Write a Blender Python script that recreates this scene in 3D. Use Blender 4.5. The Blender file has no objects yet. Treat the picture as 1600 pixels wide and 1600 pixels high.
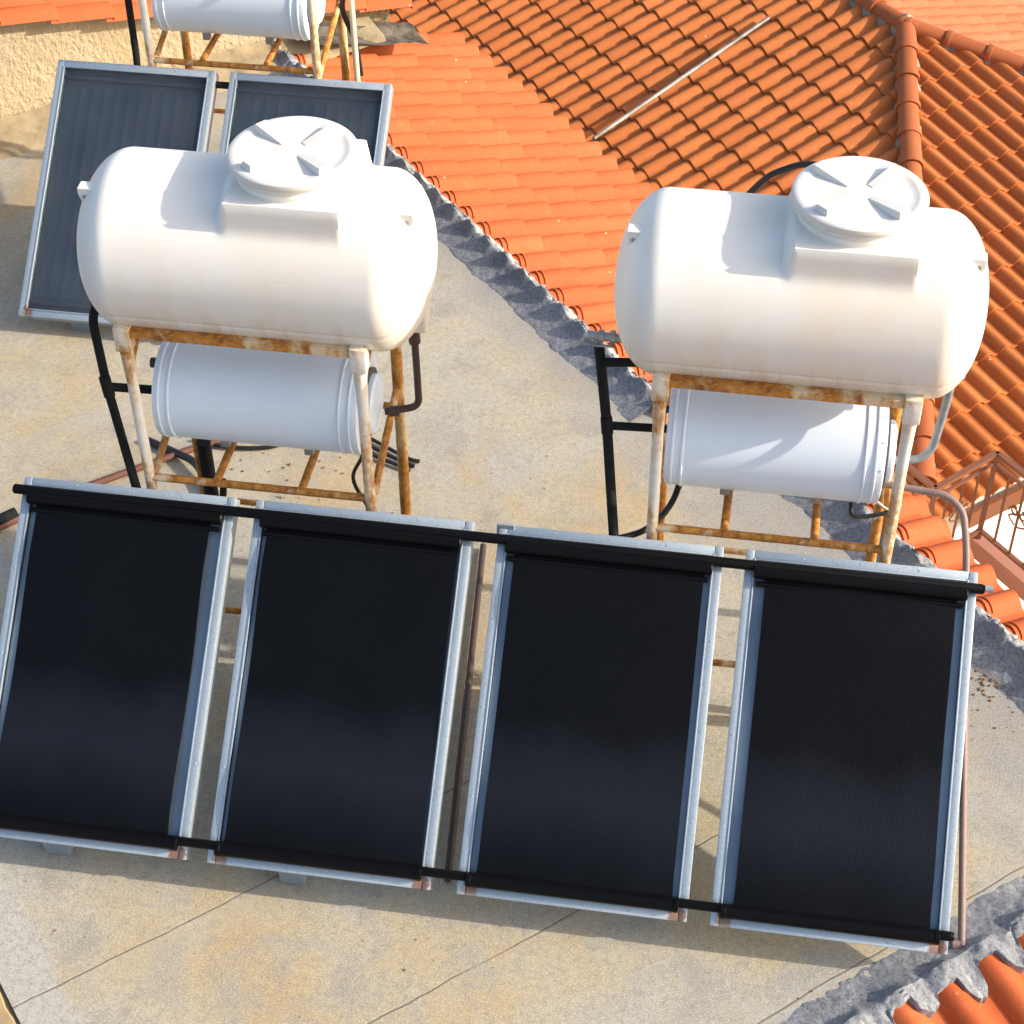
import bpy, bmesh, math, random
from mathutils import Vector, Matrix, noise
random.seed(7)
R = math.radians
V3 = Vector
S = bpy.context.scene
col = S.collection

# ------------------------------------------------------------------ helpers
class MB:
    """collects geometry for one mesh object"""
    def __init__(s): s.v = []; s.f = []; s.sm = []; s.tone = []
    def add(s, vs, fs, smooth=False, tone=0.5):
        b = len(s.v); s.v += [tuple(p) for p in vs]
        for f in fs: s.f.append([b + i for i in f]); s.sm.append(smooth); s.tone.append(tone)
    def box(s, lo, hi, bev=0.0, M=None, tone=0.5):
        x0, y0, z0 = lo; x1, y1, z1 = hi
        if bev <= 0:
            vs = [V3(p) for p in ((x0,y0,z0),(x1,y0,z0),(x1,y1,z0),(x0,y1,z0),(x0,y0,z1),(x1,y0,z1),(x1,y1,z1),(x0,y1,z1))]
            fs = [(0,3,2,1),(4,5,6,7),(0,1,5,4),(1,2,6,5),(2,3,7,6),(3,0,4,7)]
        else:
            bm = bmesh.new(); bmesh.ops.create_cube(bm, size=1)
            for v in bm.verts:
                v.co = V3(((x0+x1)/2+v.co.x*(x1-x0), (y0+y1)/2+v.co.y*(y1-y0), (z0+z1)/2+v.co.z*(z1-z0)))
            bmesh.ops.bevel(bm, geom=bm.edges[:], offset=bev, segments=2, affect='EDGES', profile=.5)
            bm.verts.index_update()
            vs = [v.co.copy() for v in bm.verts]; fs = [[v.index for v in f.verts] for f in bm.faces]; bm.free()
        if M: vs = [M @ p for p in vs]
        s.add(vs, fs, bev > 0 and False, tone)
    def tube(s, pts, r, seg=12, cap=True, smooth=True, rr=None):
        pts = [V3(p) for p in pts]; n = len(pts); rings = []
        t0 = (pts[1]-pts[0]).normalized()
        ref = V3((0,0,1)) if abs(t0.z) < .9 else V3((1,0,0))
        a = t0.cross(ref).normalized()
        vs = []
        for i, p in enumerate(pts):
            if i == 0: t = pts[1]-pts[0]
            elif i == n-1: t = pts[-1]-pts[-2]
            else: t = (pts[i+1]-pts[i]).normalized()+(pts[i]-pts[i-1]).normalized()
            t.normalize(); a = (a - t*a.dot(t)).normalized(); b = t.cross(a)
            q = rr[i] if rr else r
            vs += [p + (a*math.cos(k*2*math.pi/seg)+b*math.sin(k*2*math.pi/seg))*q for k in range(seg)]
        fs = []
        for i in range(n-1):
            for k in range(seg):
                k2 = (k+1) % seg
                fs.append((i*seg+k, i*seg+k2, (i+1)*seg+k2, (i+1)*seg+k))
        s.add(vs, fs, smooth)
        if cap:
            s.add(vs[:seg], [tuple(range(seg))[::-1]]); s.add(vs[-seg:], [tuple(range(seg))])
    def lathe(s, prof, seg=48, M=None, smooth=True, axis='Z'):
        """prof: (radius, height) list"""
        vs = []
        for r, h in prof:
            for k in range(seg):
                a = 2*math.pi*k/seg
                vs.append(V3((r*math.cos(a), r*math.sin(a), h)) if axis == 'Z' else V3((h, r*math.cos(a), r*math.sin(a))))
        if M: vs = [M @ p for p in vs]
        fs = [(i*seg+k, i*seg+(k+1) % seg, (i+1)*seg+(k+1) % seg, (i+1)*seg+k) for i in range(len(prof)-1) for k in range(seg)]
        s.add(vs, fs, smooth)
    def build(s, name, m, parent=None, loc=None):
        me = bpy.data.meshes.new(name); me.from_pydata(s.v, [], s.f); me.update()
        me.polygons.foreach_set('use_smooth', s.sm)
        at = me.attributes.new('tone', 'FLOAT', 'FACE'); at.data.foreach_set('value', s.tone)
        o = bpy.data.objects.new(name, me); col.objects.link(o)
        if any(s.sm): me.set_sharp_from_angle(angle=R(38))
        if m: me.materials.append(m)
        if parent: o.parent = parent
        if loc: o.location = loc
        return o

def recalc(o):
    bm = bmesh.new(); bm.from_mesh(o.data); bmesh.ops.recalc_face_normals(bm, faces=bm.faces[:]); bm.to_mesh(o.data); bm.free(); return o

def spline(pts, n=8):
    P = [V3(p) for p in pts]; out = []
    for i in range(len(P)-1):
        p0 = P[max(i-1,0)]; p1 = P[i]; p2 = P[i+1]; p3 = P[min(i+2,len(P)-1)]
        for k in range(n):
            t = k/n
            out.append(.5*((2*p1)+(p2-p0)*t+(2*p0-5*p1+4*p2-p3)*t*t+(3*p1-p0-3*p2+p3)*t**3))
    out.append(P[-1]); return out

def rounded(pts, r=.06, n=6):
    """polyline with rounded corners"""
    P = [V3(p) for p in pts]; out = [P[0]]
    for i in range(1, len(P)-1):
        a = P[i]-P[i-1]; b = P[i+1]-P[i]; q = min(r, a.length*.45, b.length*.45)
        s0 = P[i]-a.normalized()*q; s1 = P[i]+b.normalized()*q
        for k in range(n+1):
            t = k/n; out.append(s0*(1-t)**2+P[i]*2*t*(1-t)+s1*t*t)
    out.append(P[-1]); return out

def tag(o, label=None, cat=None, group=None, kind=None):
    if label: o['label'] = label
    if cat: o['category'] = cat
    if group: o['group'] = group
    if kind: o['kind'] = kind
    return o
def thing(name, label, cat, loc=(0,0,0), rot=(0,0,0), group=None):
    o = bpy.data.objects.new(name, None); col.objects.link(o); o.location = loc; o.rotation_euler = rot
    o.empty_display_size = .1
    return tag(o, label, cat, group)
def dup(root, loc, label=None, rotz=None):
    c = root.copy(); col.objects.link(c); c.location = loc
    if label: c['label'] = label
    if rotz is not None: c.rotation_euler = (0,0,rotz)
    for ch in list(root.children):
        d = ch.copy(); col.objects.link(d); d.parent = c
        for g in list(ch.children):
            e = g.copy(); col.objects.link(e); e.parent = d
    return c

# ------------------------------------------------------------------ materials
class NT:
    def __init__(s, name):
        s.m = bpy.data.materials.new(name); s.m.use_nodes = True; s.t = s.m.node_tree; s.n = s.t.nodes
        s.b = s.n['Principled BSDF']; s.tc = s.n.new('ShaderNodeTexCoord')
    def L(s, a, b): s.t.links.new(a, b)
    def coord(s, scale=(1,1,1), rot=(0,0,0), src='Object'):
        mp = s.n.new('ShaderNodeMapping'); mp.inputs['Scale'].default_value = scale; mp.inputs['Rotation'].default_value = rot
        s.L(s.tc.outputs[src], mp.inputs['Vector']); return mp.outputs[0]
    def noise(s, sc, det=4, rough=.55, vec=None, dist=0):
        x = s.n.new('ShaderNodeTexNoise'); x.inputs['Scale'].default_value = sc; x.inputs['Detail'].default_value = det
        x.inputs['Roughness'].default_value = rough; x.inputs['Distortion'].default_value = dist
        s.L(vec if vec else s.tc.outputs['Object'], x.inputs['Vector']); return x.outputs['Fac']
    def voro(s, sc, vec=None, feat='F1', rnd=1):
        x = s.n.new('ShaderNodeTexVoronoi'); x.feature = feat; x.inputs['Scale'].default_value = sc; x.inputs['Randomness'].default_value = rnd
        s.L(vec if vec else s.tc.outputs['Object'], x.inputs['Vector']); return x.outputs['Distance']
    def ramp(s, f, stops):
        x = s.n.new('ShaderNodeValToRGB'); e = x.color_ramp.elements
        while len(e) < len(stops): e.new(.5)
        for q, (p, c) in zip(e, stops):
            q.position = p; q.color = (c, c, c, 1) if not hasattr(c, '__len__') else (*c, 1)
        s.L(f, x.inputs[0]); return x.outputs[0]
    def mix(s, f, a, b, mode='MIX'):
        x = s.n.new('ShaderNodeMix'); x.data_type = 'RGBA'; x.blend_type = mode
        for sock, val in ((x.inputs[0], f), (x.inputs[6], a), (x.inputs[7], b)):
            if hasattr(val, 'is_output'): s.L(val, sock)
            elif hasattr(val, '__len__'): sock.default_value = (*val, 1)
            else: sock.default_value = val if sock is x.inputs[0] else (val, val, val, 1)
        return x.outputs[2]
    def math(s, op, a, b=0.0, c=None):
        x = s.n.new('ShaderNodeMath'); x.operation = op
        for i, val in enumerate((a, b, c)):
            if val is None: continue
            if hasattr(val, 'is_output'): s.L(val, x.inputs[i])
            else: x.inputs[i].default_value = val
        return x.outputs[0]
    def attr(s, nm='tone'):
        x = s.n.new('ShaderNodeAttribute'); x.attribute_name = nm; return x.outputs['Fac']
    def rand(s):
        return s.n.new('ShaderNodeObjectInfo').outputs['Random']
    def sep(s, vec=None):
        x = s.n.new('ShaderNodeSeparateXYZ'); s.L(vec if vec else s.tc.outputs['Object'], x.inputs[0]); return x.outputs
    def bump(s, h, st=.3, d=.01):
        x = s.n.new('ShaderNodeBump'); x.inputs['Strength'].default_value = st; x.inputs['Distance'].default_value = d
        if s.b.inputs['Normal'].is_linked: s.L(s.b.inputs['Normal'].links[0].from_socket, x.inputs['Normal'])
        s.L(h, x.inputs['Height']); s.L(x.outputs[0], s.b.inputs['Normal'])
    def out(s, colr=None, rough=.6, metal=0.0, spec=None):
        for nm, val in (('Base Color', colr), ('Roughness', rough), ('Metallic', metal), ('Specular IOR Level', spec)):
            if val is None: continue
            if hasattr(val, 'is_output'): s.L(val, s.b.inputs[nm])
            else: s.b.inputs[nm].default_value = (*val, 1) if hasattr(val, '__len__') else val
        return s.m

def m_tile(name, a, b, c, dirt=.35):
    t = NT(name)
    base = t.ramp(t.attr(), [(0, a), (.55, b), (1, c)])
    n1 = t.noise(2.3, 5); base = t.mix(t.ramp(n1, [(.42, 0), (.75, dirt)]), base, tuple(x*.62 for x in b))
    n2 = t.noise(38, 4, .7); base = t.mix(t.ramp(n2, [(.35, .20), (.65, 0)]), base, tuple(x*.55 for x in a))
    n4 = t.noise(9, 6, .7); base = t.mix(t.ramp(n4, [(.56, 0), (.72, .28)]), base, tuple(min(1, x*1.25+.05) for x in c))
    sp = t.voro(11); n3 = t.noise(3.1, 2)
    k = t.math('MULTIPLY', t.ramp(sp, [(.0, 1), (.055, 1), (.085, 0)]), t.ramp(n3, [(.60, 0), (.64, .8)]))
    base = t.mix(k, base, (.72, .68, .60))
    t.bump(t.noise(90, 3), .12, .004); t.bump(n2, .10, .006)
    return t.out(base, .70, 0, .2)

M = {}
M['tile_strip'] = m_tile('terracotta_orange', (.44,.091,.025), (.48,.106,.031), (.52,.123,.039), .22)
M['tile_main'] = m_tile('terracotta_brown', (.39,.113,.028), (.44,.134,.035), (.49,.155,.043), .24)
M['tile_back'] = m_tile('terracotta_pale', (.46,.125,.048), (.50,.14,.058), (.54,.16,.072), .2)
M['tile_cap'] = m_tile('terracotta_cap', (.34,.095,.032), (.39,.112,.040), (.43,.128,.048), .3)

def m_slab():
    t = NT('roof_screed')
    big = t.noise(.8, 6, .6); mid = t.noise(2.6, 6, .65, dist=.6); fine = t.noise(30, 6, .8); gr = t.noise(110, 4, .85)
    c = t.ramp(big, [(.36, (.42,.295,.14)), (.44, (.425,.34,.20)), (.52, (.41,.365,.27)), (.60, (.38,.365,.315))])
    c = t.mix(t.ramp(mid, [(.47, 0), (.62, .7)]), c, (.30,.29,.25))
    c = t.mix(t.ramp(t.noise(1.3, 5, .6, dist=1.0), [(.53, 0), (.68, .6)]), c, (.41,.28,.115))
    c = t.mix(t.ramp(t.noise(3.3, 8, .75), [(.53, 0), (.64, .62)]), c, (.225,.21,.19))
    x, y, z = t.sep()
    # pale worn band along the outer edges of the roof
    d1 = t.math('ADD', t.math('MULTIPLY', x, .755), t.math('MULTIPLY', y, .656))
    e = t.math('ADD', d1, t.math('MULTIPLY', t.math('SUBTRACT', t.noise(2.2, 4), .5), .16))
    band = t.ramp(t.math('ADD', e, 2.9), [(.50, 1), (.56, 0)])
    c = t.mix(t.math('MULTIPLY', band, .85), c, (.40,.395,.375))
    d2 = t.math('SUBTRACT', t.math('MULTIPLY', x, .656), t.math('MULTIPLY', y, .755))
    e2 = t.math('ADD', d2, t.math('MULTIPLY', t.math('SUBTRACT', t.noise(3.2, 5), .5), .5))
    e1 = t.math('ADD', d1, t.math('MULTIPLY', t.math('SUBTRACT', t.noise(2.6, 6, .65), .5), .45))
    c = t.mix(t.ramp(t.math('MULTIPLY_ADD', e1, 1.0, -1.2), [(.30, 0), (.68, .75)]), c, (.24,.245,.26))
    c = t.mix(t.ramp(t.math('SUBTRACT', e2, 0.0), [(.30, 0), (.66, .7)]), c, (.33,.335,.345))
    c = t.mix(t.ramp(fine, [(.36, .75), (.54, 0)]), c, (.25,.215,.17))
    c = t.mix(t.ramp(gr, [(.48, 0), (.64, .55)]), c, (.66,.61,.52))
    c = t.mix(t.ramp(t.noise(210, 2, .6), [(.34, .65), (.46, 0)]), c, (.17,.15,.125))
    w = t.math('MULTIPLY', t.math('SUBTRACT', t.noise(2.4, 9, .62), .5), .045)
    q = t.math('ADD', t.math('ADD', d2, w), 1.31+8.8)
    fr = t.math('FRACT', t.math('DIVIDE', q, .88))
    dist = t.math('MULTIPLY', t.math('MINIMUM', fr, t.math('SUBTRACT', 1.0, fr)), .88)
    line = t.ramp(dist, [(0, 1), (.0018, .9), (.0055, 0)])
    line = t.math('MULTIPLY', line, t.ramp(t.noise(1.7, 3), [(.36, .1), (.50, .75)]))
    line = t.math('MULTIPLY', line, t.ramp(t.math('MULTIPLY_ADD', y, .2, .5), [(.66, 1), (.78, .12)]))
    c = t.mix(line, c, (.12,.10,.08))
    side = t.math('MULTIPLY', t.ramp(fr, [(0, .0), (.01, .28), (.25, 0)]), t.ramp(t.noise(1.2, 4), [(.4, 0), (.62, 1)]))
    c = t.mix(side, c, (.40,.38,.35))
    t.bump(t.noise(120, 4, .8), .55, .006); t.bump(mid, .25, .02); t.bump(t.math('MULTIPLY', line, -1), .5, .01)
    return t.out(c, .92, 0, .2)
M['slab'] = m_slab()

def m_mortar():
    t = NT('bitumen_coated_mortar')
    big = t.noise(3.0, 6, .7); fine = t.noise(55, 5, .8)
    c = t.ramp(big, [(.3, (.15,.16,.185)), (.5, (.235,.245,.265)), (.7, (.34,.345,.35))])
    c = t.mix(t.ramp(fine, [(.36, .7), (.55, 0)]), c, (.06,.065,.08))
    c = t.mix(t.ramp(t.noise(95, 4, .8), [(.56, 0), (.68, .6)]), c, (.46,.46,.46))
    c = t.mix(t.ramp(t.attr(), [(.6, 0), (.9, .85)]), c, t.ramp(t.noise(16, 5, .7), [(.42, (.17,.175,.19)), (.52, (.40,.395,.375)), (.66, (.50,.48,.43))]))
    t.bump(fine, .6, .01); t.bump(big, .4, .03)
    return t.out(c, .9, 0, .25)
M['mortar'] = m_mortar()
def m_simple(name, c, rough=.6, metal=0, spec=None, n=None):
    t = NT(name); base = c
    if n:
        f = t.noise(n[0], 5, .65); base = t.mix(t.ramp(f, [(.38, 0), (.66, n[1])]), c, n[2])
        t.bump(t.noise(n[0]*4, 4), .15, .004)
    return t.out(base, rough, metal, spec)
M['cement'] = m_simple('bedding_cement', (.30,.27,.22), .95, 0, .2, (14, .8, (.18,.16,.135)))
def m_stucco():
    t = NT('cream_stucco')
    c = t.mix(t.ramp(t.noise(1.6, 5), [(.4, 0), (.7, .55)]), (.45,.36,.235), (.385,.295,.175))
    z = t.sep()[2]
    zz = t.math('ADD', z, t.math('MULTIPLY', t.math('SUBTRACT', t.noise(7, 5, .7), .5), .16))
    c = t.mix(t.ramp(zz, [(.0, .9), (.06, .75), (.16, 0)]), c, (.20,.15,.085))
    t.bump(t.noise(24, 4, .6, vec=t.coord((1,1,.8))), .9, .03); t.bump(t.noise(90, 3), .3, .006)
    return t.out(c, .95, 0, .15)
M['stucco'] = m_stucco()
M['white_wall'] = m_simple('white_wall_paint', (.80,.79,.76), .85, 0, .2, (3, .3, (.66,.62,.55)))
M['house_wall'] = m_simple('house_render', (.66,.56,.42), .9, 0, .2, (2, .4, (.52,.42,.30)))
M['pink'] = m_simple('pink_coping', (.40,.185,.135), .8, 0, .2, (8, .5, (.31,.15,.115)))
M['brown_metal'] = m_simple('brown_paint', (.19,.075,.036), .5, 0, .4, (9, .4, (.22,.07,.035)))

def m_tank():
    t = NT('white_polyethylene')
    x, y, z = t.sep()
    st = t.noise(3.2, 5, .6, vec=t.coord((2.6, 2.2, .30)))
    low = t.ramp(z, [(-.9, 1), (-.05, .55), (.0, .15), (.35, .0)]) if False else t.ramp(t.math('MULTIPLY_ADD', z, -1.0, .45), [(.18, .12), (.45, .35), (.72, 1.0)])
    c = t.mix(t.math('MULTIPLY', t.ramp(st, [(.40, 0), (.72, .75)]), low), (.775,.75,.70), (.70,.57,.39))
    c = t.mix(t.math('MULTIPLY', t.ramp(t.noise(1.9, 5, .6), [(.42, 0), (.68, .6)]), t.math('MULTIPLY_ADD', t.rand(), .6, .5)), c, (.75,.63,.47))
    run = t.noise(26, 3, .6, vec=t.coord((1, .25, .05)))
    c = t.mix(t.math('MULTIPLY', t.ramp(run, [(.52, 0), (.66, .6)]), t.ramp(t.math('MULTIPLY_ADD', z, -1.0, .45), [(.52, 0), (.76, 1)])), c, (.55,.36,.17))
    sc = t.noise(30, 3, .7, vec=t.coord((.12, 1, 1)))
    c = t.mix(t.math('MULTIPLY', t.ramp(sc, [(.66, 0), (.70, .35)]), t.ramp(t.noise(2.5, 3), [(.5, 0), (.6, 1)])), c, (.55,.45,.32))
    t.bump(t.noise(5, 3), .05, .02); t.bump(t.noise(140, 3), .06, .003)
    return t.out(c, .50, 0, .35)
M['tank'] = m_tank()
def m_lid():
    t = NT('white_lid_plastic')
    c = t.mix(t.ramp(t.noise(4.5, 6, .65), [(.42, 0), (.72, .55)]), (.68,.655,.615), (.58,.51,.42))
    t.bump(t.noise(130, 3), .06, .003)
    return t.out(c, .5, 0, .35)
M['lid'] = m_lid()
def m_enamel():
    t = NT('white_enamel')
    c = t.mix(t.ramp(t.noise(2.1, 5), [(.45, 0), (.75, .28)]), (.68,.76,.85), (.66,.64,.57))
    d = t.ramp(t.voro(6.5), [(.012, 1), (.022, 0)]); c = t.mix(t.math('MULTIPLY', d, .8), c, (.30,.14,.05))
    t.bump(t.noise(4, 2), .04, .02)
    return t.out(c, .33, 0, .5)
M['enamel'] = m_enamel()
def m_rustpaint(name, paint, amount):
    t = NT(name)
    n = t.noise(6.0, 6, .7, vec=t.coord((1.2,1.2,.7))); big = t.noise(1.3, 3)
    f = t.math('ADD', n, t.math('MULTIPLY', t.math('SUBTRACT', big, .5), .6))
    k = t.ramp(f, [(amount-.06, 1), (amount+.05, 0)])
    halo = t.ramp(f, [(amount, 1), (amount+.16, 0)])
    rust = t.ramp(t.noise(22, 5, .7), [(.3, (.15,.05,.015)), (.5, (.42,.17,.032)), (.7, (.60,.29,.065))])
    c = t.mix(t.math('MULTIPLY', halo, .65), paint, (.62,.40,.17)); c = t.mix(k, c, rust)
    t.bump(t.noise(60, 4), .25, .004)
    return t.out(c, .7, 0, .3)
M['leg'] = m_rustpaint('white_paint_rust_spots', (.74,.70,.62), .47)
M['leg_rusty'] = m_rustpaint('ochre_paint_rust', (.66,.50,.28), .54)
M['rust'] = m_rustpaint('rusty_steel', (.66,.55,.40), .565)

def m_galv():
    t = NT('galvanised_steel')
    v = t.voro(55); c = t.ramp(v, [(0, (.33,.39,.43)), (.6, (.43,.49,.53)), (1, (.37,.43,.47))])
    c = t.mix(t.ramp(t.noise(7, 6, .7), [(.45, 0), (.72, .5)]), c, (.40,.46,.51))
    c = t.mix(t.ramp(t.noise(5.5, 6, .75), [(.66, 0), (.72, .8)]), c, (.27,.13,.06))
    px, py, pz = t.sep()
    def near(x0, y0, rad):
        a = t.math('SUBTRACT', px, x0); b = t.math('SUBTRACT', py, y0)
        q = t.math('SQRT', t.math('ADD', t.math('MULTIPLY', a, a), t.math('MULTIPLY', b, b)))
        q = t.math('ADD', q, t.math('MULTIPLY', t.math('SUBTRACT', t.noise(28, 4), .5), .07))
        return t.ramp(q, [(rad*.6, .85), (rad, 0)])
    c = t.mix(near(.955, .02, .045), c, (.22,.085,.035)); c = t.mix(near(.055, .03, .04), c, (.30,.16,.08))
    t.bump(t.noise(8, 4), .05, .01)
    return t.out(c, .47, .55, .5)
M['galv'] = m_galv()
M['tray'] = m_simple('blue_grey_tray', (.26,.32,.38), .33, .3, .5, (6, .5, (.19,.24,.29)))
def m_mat():
    t = NT('black_ribbed_rubber')
    x, y, z = t.sep()
    w = t.n.new('ShaderNodeTexWave'); w.wave_type = 'BANDS'; w.bands_direction = 'X'; w.inputs['Scale'].default_value = 42; w.inputs['Distortion'].default_value = .0
    t.L(t.tc.outputs['Object'], w.inputs['Vector'])
    w2 = t.n.new('ShaderNodeTexWave'); w2.wave_type = 'BANDS'; w2.bands_direction = 'Y'; w2.inputs['Scale'].default_value = 46; w2.inputs['Distortion'].default_value = .25; w2.inputs['Detail Scale'].default_value = .5
    t.L(t.tc.outputs['Object'], w2.inputs['Vector'])
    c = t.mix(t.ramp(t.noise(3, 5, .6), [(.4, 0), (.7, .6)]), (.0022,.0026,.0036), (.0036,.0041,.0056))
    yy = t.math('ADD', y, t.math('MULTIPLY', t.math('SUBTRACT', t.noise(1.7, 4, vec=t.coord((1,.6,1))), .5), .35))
    sheen_band = t.ramp(yy, [(.12, 0), (.45, .75), (.62, .55), (.80, .0)])  # soft bluish sky sheen low on the mat, painted into the base colour
    c = t.mix(sheen_band, c, (.0115,.0138,.0210))
    t.bump(w.outputs['Fac'], .24, .003); t.bump(w2.outputs['Fac'], .13, .002); t.bump(t.noise(2.2, 3), .25, .02)
    return t.out(c, .40, 0, .11)
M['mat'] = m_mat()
M['black'] = m_simple('black_plastic', (.0025,.0025,.003), .42, 0, .13)
M['insul'] = m_simple('black_foam', (.009,.009,.010), .8, 0, .2, (25, .5, (.022,.021,.02)))
M['hose'] = m_simple('black_hose', (.014,.014,.016), .4, 0, .4)
M['brown_pipe'] = m_simple('brown_pipe_paint', (.15,.062,.045), .55, 0, .35, (14, .6, (.10,.045,.036)))
M['darkpipe'] = m_simple('dark_brown_pvc', (.055,.032,.026), .4, 0, .4)
M['greypipe'] = m_simple('weathered_grey_pipe', (.19,.20,.215), .5, .2, .4, (20, .7, (.32,.33,.34)))
M['conduit'] = m_simple('mauve_pipe', (.235,.165,.15), .5, 0, .35, (16, .5, (.17,.10,.085)))
M['zinc'] = m_simple('zinc_fitting', (.42,.44,.45), .45, .6, .5, (15, .6, (.24,.20,.16)))
M['gasket'] = m_simple('dark_gasket', (.05,.055,.06), .6)
M['cream'] = m_simple('cream_plastic', (.66,.58,.42), .5)
M['tar'] = m_simple('tar_paper', (.045,.038,.032), .85, 0, .2, (11, .5, (.24,.205,.16)))
M['alu'] = m_simple('aluminium_rod', (.34,.31,.28), .55, .3, .5, (4, .85, (.12,.085,.06)))
M['glass_dark'] = m_simple('dark_window_glass', (.03,.05,.05), .08, 0, .5)
M['debris'] = m_simple('dry_leaf_bits', (.30,.16,.06), .9, 0, .2, (40, .9, (.12,.07,.035)))
M['street'] = m_simple('street_ground', (.22,.20,.175), .95, 0, .2, (.6, .7, (.14,.13,.11)))
def m_absorber():
    t = NT('blue_black_absorber')
    c = t.mix(t.ramp(t.noise(4, 6, .7), [(.4, 0), (.7, .6)]), (.030,.054,.088), (.044,.068,.100))
    t.bump(t.noise(40, 3), .1, .004)
    return t.out(c, .35, .2, .4)
M['absorber'] = m_absorber()
def m_glass():
    t = NT('dusty_collector_glass')
    x, y, z = t.sep()
    t.b.inputs['Transmission Weight'].default_value = 1.0; t.b.inputs['IOR'].default_value = 1.15
    c = t.mix(t.ramp(t.noise(5, 5), [(.3, 0), (.8, 1)]), (.86,.90,.92), (.78,.82,.84))
    mx = t.n.new('ShaderNodeMixShader'); df = t.n.new('ShaderNodeBsdfDiffuse'); df.inputs[0].default_value = (.55,.56,.56,1)
    dust = t.ramp(t.noise(3.5, 6, .7), [(.3, .01), (.75, .05)]); t.L(dust, mx.inputs[0])
    t.L(t.b.outputs[0], mx.inputs[1]); t.L(df.outputs[0], mx.inputs[2]); t.L(mx.outputs[0], t.n['Material Output'].inputs['Surface'])
    return t.out(c, .04, 0, .5)
M['glass'] = m_glass()

# ------------------------------------------------------------------ frame of the building (rotated 41 degrees to the panels)
B = R(41)
D1 = V3((math.cos(B), math.sin(B), 0)); D2 = V3((math.sin(B), -math.cos(B), 0)); Z = V3((0,0,1))
M1 = V3((-.781, 3.961, 0))                      # a point on the jagged mortar edge
def W(a, b, z=0.0): return M1 + D1*a + D2*b + Z*z
CAM = V3((0, -4.729, 6.953))

def tile_field(name, O, U, Vd, nu, nv, p, e, mat, parent, clips=(), u0=0, h=.05, lift=.022, thick=.016, seed=1, jag=.003, ringed=False):
    """overlapping S-tiles; u across, v downhill; each tile its own sheet with a nose"""
    rnd = random.Random(seed)
    U = U.normalized(); Vd = Vd.normalized(); N = U.cross(Vd)
    if N.z < 0: N = -N
    K = 14; mb = MB()
    prof = []
    for k in range(K+1):
        s = k/K
        if s < .70: zz = h*math.sin(math.pi*s/.70)**.85 if 0 < s < .70 else 0
        else: zz = -.005*math.sin(math.pi*(s-.70)/.30)
        prof.append((s*1.03, zz))
    for j in range(nv):
        for i in range(nu):
            du = rnd.uniform(-jag, jag); dn = rnd.uniform(-.002, .003); yaw = rnd.uniform(-.008, .008); dv = rnd.uniform(-.006, .006)
            tone = min(1, max(0, rnd.gauss(.5, .22)))
            rows = []
            va, vb = j*e-.05, (j+1)*e
            vl = [(va, -.002), (va+(vb-va)*.5, lift*.5), (vb-.014, lift), (vb-.003, lift-.001), (vb, lift-.005)]
            vs = []
            for (vv, zz) in vl:
                for s, hz in prof:
                    u = (u0+i+s)*p+du+(vv-va)*yaw
                    vs.append(O+U*u+Vd*(vv+dv)+N*(hz*(1.0 if vv > va+.01 else .93)+zz+dn))
            n = K+1; fs = []
            for a in range(len(vl)-1):
                for k in range(K): fs.append((a*n+k, a*n+k+1, (a+1)*n+k+1, (a+1)*n+k))
            mb.add(vs, fs, True, tone)
            top = vs[-n:]; bot = [q-N*thick-Vd*.003 for q in top]
            mb.add(top+bot, [(k, k+1, n+k+1, n+k) for k in range(K)], False, tone*.7)
            mb.add(bot+[q-Vd*.05-N*.004 for q in bot], [(k, k+1, n+k+1, n+k) for k in range(K)], False, tone*.7)
            if ringed and j == 0:
                for vv in (.035, .075):
                    pts = [O+U*((u0+i+s)*p+du)+Vd*vv+N*(hz*.985+dn+.004+lift*.22) for s, hz in prof[:10]]
                    mb.tube(pts, .0075, 5, False)
    o = mb.build(name, mat, parent)
    bm = bmesh.new(); bm.from_mesh(o.data)
    for co, no in clips:
        bmesh.ops.bisect_plane(bm, geom=bm.verts[:]+bm.edges[:]+bm.faces[:], plane_co=co, plane_no=no, clear_outer=True)
    bm.to_mesh(o.data); bm.free()
    return o

def deck(name, pts, mat, parent, drop=.05, thick=.08):
    """solid boarding under tiles"""
    mb = MB(); n = len(pts); top = [V3(q)-Z*drop for q in pts]; bot = [q-Z*thick for q in top]
    mb.add(top+bot, [tuple(range(n)), tuple(range(2*n-1, n-1, -1))]+[(i, n+i, n+(i+1) % n, (i+1) % n) for i in range(n)])
    return recalc(mb.build(name, mat, parent))

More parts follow.
